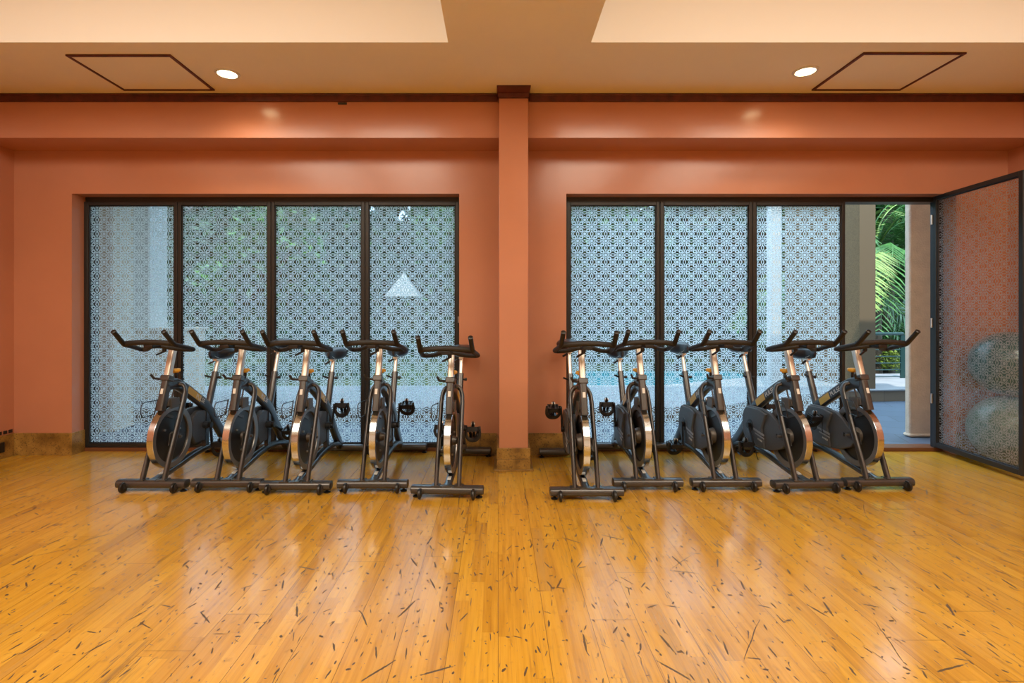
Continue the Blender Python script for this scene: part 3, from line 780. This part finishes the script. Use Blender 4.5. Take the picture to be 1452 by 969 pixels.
# ------------------------------------------------------------------ outside
bm = NB(); box(bm, -9, 12, 5.10, 8.6, -.12, -.002); struct(obj('terrace_floor', bm, M['paver'], smooth=False), 'slate blue paved terrace beyond the glass')
cb = [(-9, 6.25), (2.6, 6.35), (5.0, 7.72), (12, 8.45)]
bm = NB()
def curb(bm, z0, z1, off0, off1, mi=0):
    a = [bm.verts.new((x, y + off0, z)) for x, y in cb for z in (z0, z1)]
    b = [bm.verts.new((x, (y + off1), z)) for x, y in cb for z in (z0, z1)]
    for k in range(3):
        i0, i1 = 2 * k, 2 * k + 2
        bm.faces.new((a[i0], a[i1], a[i1 + 1], a[i0 + 1])); bm.faces.new((b[i0], b[i1], b[i1 + 1], b[i0 + 1]))
        bm.faces.new((a[i0 + 1], a[i1 + 1], b[i1 + 1], b[i0 + 1])); bm.faces.new((a[i0], a[i1], b[i1], b[i0]))
    bm.faces.new((a[0], a[1], b[1], b[0])); bm.faces.new((a[6], a[7], b[7], b[6]))
curb(bm, -.1, .155, 0, .18)
struct(obj('terrace_curb', bm, M['curb'], smooth=False), 'low tan tiled kerb edging the terrace')
bm = NB(); curb(bm, .155, .180, -.02, 1.9); curb(bm, -.3, .155, .18, 1.9)
struct(obj('terrace_ledge', bm, M['path'], smooth=False, bevel=.005), 'pale stone ledge on top of the terrace kerb')
bm = NB(); box(bm, -40, 45, 8, 60, -.5, -.35); struct(obj('ground', bm, M['lawn'], smooth=False), 'green lawn of the garden outside')
bm = NB(); box(bm, -12, -.2, 5.10, 7.3, 3.52, 3.75); struct(obj('ceiling_terrace_shade', bm, M['pale'], smooth=False))  # unseen terrace cover, kept to the left half so those panes stay darker
bm = NB(); box(bm, -12, XL - .2, 4.9, 5.10, -.1, 5.2); box(bm, XR + .2, 14, 4.9, 5.10, -.1, 5.2); box(bm, XL - .2, XR + .2, 5.04, 5.10, 3.6, 5.2); struct(obj('wall_exterior', bm, M['stucco'], smooth=False))
def pillar(name, x0, x1, y0, y1, z0, z1, m, lab, bev=.02):
    bm = NB(); box(bm, x0, x1, y0, y1, z0, z1)
    if z0 < .05 and m is not M['rough']: box(bm, x0 - .012, x1 + .012, y0 - .012, y1 + .012, z0, z0 + .04)
    return struct(obj(name, bm, m, smooth=False, bevel=bev), lab)
pillar('pillar', 4.36, 5.1, 5.52, 5.60, 0, 5.0, M['stucco'], 'smooth beige pillar just outside the open doorway')
bm = NB(); box(bm, 5.44, 5.68, 7.85, 9.9, 0, 5.0); bmesh.ops.recalc_face_normals(bm, faces=bm.faces)
for f in bm.faces:
    f.normal_update(); f.material_index = 1 if abs(f.normal.x) > .9 else 0
struct(obj('pillar', bm, [plain('umber stucco', (.15, .108, .064), .85), M['rough']], smooth=False), 'deep beige and pebble rendered pier on the terrace kerb, left of the palm')
pillar('pillar', 3.98, 4.14, 7.6, 7.75, 0, 5.0, M['pale'], 'pale pillar seen through the lattice beside the doorway')
pillar('pillar', -5.15, -4.25, 5.75, 6.1, 0, 5.0, M['stucco'], 'beige pillar behind the leftmost lattice pane')
pillar('pillar', -5.17, -4.68, 7.0, 7.4, .9, 5.0, M['pale'], 'pale painted pillar on the low terrace wall')
bm = NB(); box(bm, -7, -4.2, 6.9, 7.5, .17, 1.08); box(bm, -7, -4.17, 6.87, 7.53, 1.08, 1.12); struct(obj('wall_terrace', bm, M['stucco'], smooth=False, bevel=.01), 'low beige wall under the pale outdoor pillar')

# railing
def railing(p, q, lab):
    p = Vector(p); q = Vector(q); t2 = thing('terrace_railing', lab, 'railing', p)
    d = q - p
    bm = NB(); sweep(bm, [Vector((0, 0, .78)), d + Vector((0, 0, .78))], .028, seg=12); obj('handrail', bm, M['rail'], t2)
    for k in range(5):
        z = .05 + k * .13 if k < 5 else 0
        bm = NB(); sweep(bm, [Vector((0, 0, .03 + k * .118)), d + Vector((0, 0, .03 + k * .118))], .009, seg=8); obj('rail_bar', bm, M['rail'], t2)
    n_ = max(2, round(d.length / 1.5) + 1)
    for k in range(n_):
        c = d * (k / (n_ - 1)); bm = NB(); box(bm, c.x - .04, c.x + .04, c.y - .012, c.y + .012, .0, .76); obj('rail_post', bm, M['rail'], t2, smooth=False)
railing((5.70, 9.02, .18), (7.12, 9.18, .18), 'dark teal metal railing with horizontal bars beyond the doorway')

def leaf_cloud(bm, c, r, n_, size, rnd):
    c = Vector(c)
    for _ in range(n_):
        v = Vector((rnd.gauss(0, 1), rnd.gauss(0, 1), rnd.gauss(0, 1))).normalized() * (rnd.random() ** .35)
        p = c + Vector((v.x * r[0], v.y * r[1], v.z * r[2]))
        a = Vector((rnd.gauss(0, 1), rnd.gauss(0, 1), rnd.gauss(0, .6))).normalized(); b = a.cross(Vector((rnd.random() - .5, rnd.random() - .5, 1))).normalized()
        s = size * (.6 + rnd.random() * .8)
        bm.faces.new([bm.verts.new(p - a * s), bm.verts.new(p + b * s * .4), bm.verts.new(p + a * s), bm.verts.new(p - b * s * .4)])
rnd = random.Random(3)
def tree(x, y, h, r, m, lab, n_=7700):
    t2 = thing('broadleaf_tree', lab, 'tree', (x, y, -.35), 0, 'trees in the garden')
    bm = NB(); sweep(bm, smooth_path([(0, 0, 0), (.06, .02, h * .3), (-.05, .04, h * .55), (.05, 0, h * .8)], 4), .12, seg=10, taper=lambda s: 1.2 - s * .9); obj('trunk', bm, M['bark'], t2)
    bm = NB()
    for _ in range(7):
        a = rnd.random() * 6.28; q = r * .55 * rnd.random()
        leaf_cloud(bm, (q * math.cos(a), q * math.sin(a), h * (.5 + .42 * rnd.random())), (r * .6, r * .6, r * .5), n_ // 7, .15, rnd)
    obj('crown', bm, m, t2, smooth=False)
for x, y, h, r, m, lab in ((-7.5, 15, 5.5, 2.4, 'leafd', 'dark tree seen through the second lattice pane'), (-5.6, 12.8, 4.6, 1.8, 'leafm', 'green tree seen through the third lattice pane'),
                           (-.5, 12.8, 5.6, 2.0, 'leafm', 'tall green tree seen through the lattice pane left of the pillar'),
                           (2.0, 16.2, 7.2, 2.4, 'leafm', 'green tree seen through the lattice pane right of the pillar'), (5.0, 14.4, 5.2, 1.7, 'leafd', 'dark tree seen through the middle pane of the right opening'),
                           (9.5, 17, 7.0, 3.0, 'leafd', 'dark tree behind the palm'), (13.0, 16, 7.5, 3.0, 'leafm', 'leafy tree beside the palm')):
    tree(x, y, h, r, M[m], lab)
bm = NB(); bx = NB()
for k in range(60): leaf_cloud(bm, (-17 + k * .75, 19.2 + rnd.random(), 2.9 + rnd.random() * .8), (1.0, .9, 4.2), 560, .24, rnd); box(bm, -17.4 + k * .75, -16.6 + k * .75, 19.6, 20.2, -.4, 4.6 + rnd.random() * 1.2)
o = obj('hedge_foliage', bm, M['leafd'], smooth=False); tag(o, 'long dark hedge closing off the garden', 'hedge', kind='stuff')
bm = NB()
for k in range(5): leaf_cloud(bm, (5.7 + k * .42 + 1.2, 11.3 + rnd.random() * .6, .22 + rnd.random() * .15), (.34, .34, .24), 420, .05, rnd)
tag(obj('low_shrub', bm, M['leafy'], smooth=False), 'yellow green low shrub seen through the railing', 'shrub')
bm = NB()
for k in range(9): leaf_cloud(bm, (7.2 + k * .45, 13.2 + rnd.random() * .6, .5 + rnd.random() * .3), (.5, .5, .5), 330, .08, rnd)
tag(obj('bushy_shrub', bm, M['leafm'], smooth=False), 'mid green bush behind the railing', 'shrub')
# path
bm = NB()
v = [bm.verts.new(p) for p in ((3, 10.2, -.30), (14, 11.6, -.30), (15, 12.6, -.30), (3, 11.4, -.30), (3, 10.2, -.345), (14, 11.6, -.345), (15, 12.6, -.345), (3, 11.4, -.345))]
for q in ((0, 1, 2, 3), (7, 6, 5, 4), (0, 4, 5, 1), (1, 5, 6, 2), (2, 6, 7, 3), (3, 7, 4, 0)): bm.faces.new([v[k] for k in q])
struct(obj('path', bm, M['path'], smooth=False), 'pale garden path')
bm = NB(); box(bm, .9, 5.2, 9.2, 11.8, -.34, .02); struct(obj('pool_water', bm, M['water'], smooth=False), 'turquoise pool water beyond the terrace')

# palms
def frond_mesh(L, droop, m_seed):
    rr = random.Random(m_seed); bm = NB()
    pts = smooth_path([(0, 0, 0), (L * .3, 0, L * .20), (L * .65, 0, L * .16), (L, 0, -L * droop)], 8)
    sweep(bm, pts, .022, .016, 6, up=(0, 1, 0), taper=lambda s: 1.1 - s)
    for i_, p in enumerate(pts):
        s = i_ / (len(pts) - 1)
        if s < .12: continue
        for sub in (0, .5):
            q = p if sub == 0 or i_ + 1 >= len(pts) else p.lerp(pts[i_ + 1], .5)
            ln = L * .34 * math.sin(PI * (.12 + .80 * s)) ** .7
            for sy in (-1, 1):
                d = Vector((.55 + rr.random() * .15, sy * (.85 - .25 * s), -.28 - rr.random() * .25)).normalized()
                side = Vector((.3, -sy * .1, .5)).normalized().cross(d).normalized() * .016
                a = bm.verts.new(q - side * .5); b = bm.verts.new(q + side * .5); mid = q + d * ln * .5
                c1 = bm.verts.new(mid - side); c2 = bm.verts.new(mid + side); e = bm.verts.new(q + d * ln + Vector((0, 0, -.12 * ln)))
                bm.faces.new((a, b, c2, c1)); bm.faces.new((c1, c2, e))
    me = bpy.data.meshes.new('frond'); bm.to_mesh(me); bm.free(); return me
FM = [frond_mesh(2.3, .35, 1), frond_mesh(2.1, .60, 2), frond_mesh(2.5, .15, 3)]
def palm(x, y, z, lab, seed, n_=26, sc=1.0):
    t2 = thing('palm_tree', lab, 'palm', (x, y, -.35), 0, 'palms in the garden'); rr = random.Random(seed)
    bm = NB(); sweep(bm, [(0, 0, k * (z + .35) / 14) for k in range(15)], .15, seg=12, taper=lambda s: 1.15 - .25 * s + .06 * math.sin(s * 44)); obj('trunk', bm, M['bark'], t2)
    for k in range(n_):
        me = FM[k % 3].copy(); me.materials.append(M['frondl'] if k % 4 == 0 else M['frond'])
        o = bpy.data.objects.new('frond', me); C.objects.link(o); o.parent = t2; o.location = (0, 0, z + .35)
        o.rotation_euler = (rr.uniform(-.3, .3), rr.uniform(-.95, .55), k * 2.4 + rr.random() * .4); o.scale = (sc, sc, sc)
palm(8.35, 11.6, 2.55, 'palm with arching green fronds framed by the open doorway', 5, 30, .9)
palm(10.6, 14.2, 4.2, 'taller palm behind, its fronds at the top of the doorway gap', 9, 30, 1.25)
palm(9.1, 14.6, 1.6, 'short palm behind the railing', 12, 26, 1.1)

# white garden pavilion and a neighbouring building
t2 = thing('garden_pavilion', 'small white tented pavilion seen through the pane left of the pillar', 'pavilion', (-2.95, 16.4, -.35)); t2.scale = (.36, .36, .76)
for a, b in ((-1.3, -1), (1.3, -1), (1.3, 1), (-1.3, 1)):
    bm = NB(); sweep(bm, [(a, b, 0), (a, b, 2.9)], .06, seg=10); obj('post', bm, M['tent'], t2)
bm = NB(); v = [bm.verts.new(p) for p in ((-1.5, -1.2, 2.9), (1.5, -1.2, 2.9), (1.5, 1.2, 2.9), (-1.5, 1.2, 2.9), (0, 0, 3.9))]
for q in ((0, 1, 4), (1, 2, 4), (2, 3, 4), (3, 0, 4), (3, 2, 1, 0)): bm.faces.new([v[k] for k in q])
obj('canopy', bm, M['tent'], t2, smooth=False)
t2 = thing('garden_building', 'pale building with dark pitched roof beyond the left hand panes', 'building', (-13, 24, -.35))
bm = NB(); box(bm, -6, 7, 0, 8, 0, 4.6); obj('building_wall', bm, M['pale'], t2, smooth=False)
bm = NB(); v = [bm.verts.new(p) for p in ((-6.8, -1, 4.6), (7.8, -1, 4.6), (7.8, 9, 4.6), (-6.8, 9, 4.6), (-4, 4, 7.6), (5, 4, 7.6))]
for q in ((0, 1, 5, 4), (1, 2, 5), (2, 3, 4, 5), (3, 0, 4), (3, 2, 1, 0)): bm.faces.new([v[k] for k in q])
obj('building_roof', bm, M['roof'], t2, smooth=False)
for k in range(5):
    bm = NB(); box(bm, -5 + k * 2.4, -3.8 + k * 2.4, -.03, .02, 1.2, 3.2); obj('window_unit', bm, M['glassd'], t2, smooth=False)

# ------------------------------------------------------------------ balls behind the leaf
ball('exercise_ball', 4.415, 4.50, .875, .275, M['balld'], 'dark teal exercise ball, the upper of the two behind the glass door')
ball('exercise_ball', 4.43, 4.50, .300, .30, M['ballg'], 'grey green exercise ball, the lower of the two behind the glass door')
bpy.data.objects.remove(bpy.data.objects.get('x')) if bpy.data.objects.get('x') else None

# ------------------------------------------------------------------ light
def area(name, loc, sx, sy, e, col, rot=(0, 0, 0), spread=PI):
    l = bpy.data.lights.new(name, 'AREA'); l.shape = 'RECTANGLE'; l.size = sx; l.size_y = sy; l.energy = e; l.color = col; l.spread = spread
    o = bpy.data.objects.new(name, l); C.objects.link(o); o.location = loc; o.rotation_euler = rot; return o
for a, b in (CA, CB):
    for u_ in (.30, .70) if a < 0 else (.22, .74):
        area('well_lamp', (a + (b - a) * u_, .1, CT - .03), 1.15, 3.6, 98, (1, .88, .71))
sun = bpy.data.lights.new('sun', 'SUN'); sun.energy = 4; sun.angle = .01; sun.color = (1, .93, .78)
so = bpy.data.objects.new('sun', sun); C.objects.link(so); so.rotation_euler = (math.radians(30), math.radians(-14), 0)
w = bpy.data.worlds.new('sky'); bpy.context.scene.world = w; w.use_nodes = True
bg = w.node_tree.nodes['Background']; bg.inputs[0].default_value = (.52, .76, 1.0, 1); bg.inputs[1].default_value = 3.9

# ------------------------------------------------------------------ camera
cam = bpy.data.cameras.new('camera'); co = bpy.data.objects.new('camera', cam); C.objects.link(co)
co.location = (0, 0, HC); co.rotation_euler = (PI / 2, 0, 0)
cam.sensor_width = 36; cam.lens = F / 1452 * 36; cam.clip_start = .05
cam.shift_x = (726 - CX) / 1452; cam.shift_y = -(484.5 - CY) / 1452
sc = bpy.context.scene; sc.camera = co
sc.view_settings.view_transform = 'Standard'; sc.view_settings.look = 'None'; sc.view_settings.gamma = 1; sc.view_settings.use_curve_mapping = False
sc.view_settings.exposure = 0.18
sc.cycles.use_denoising = True; sc.cycles.max_bounces = 10; sc.cycles.transparent_max_bounces = 16; sc.cycles.sample_clamp_indirect = 6
sc.cycles.caustics_reflective = False; sc.cycles.caustics_refractive = False
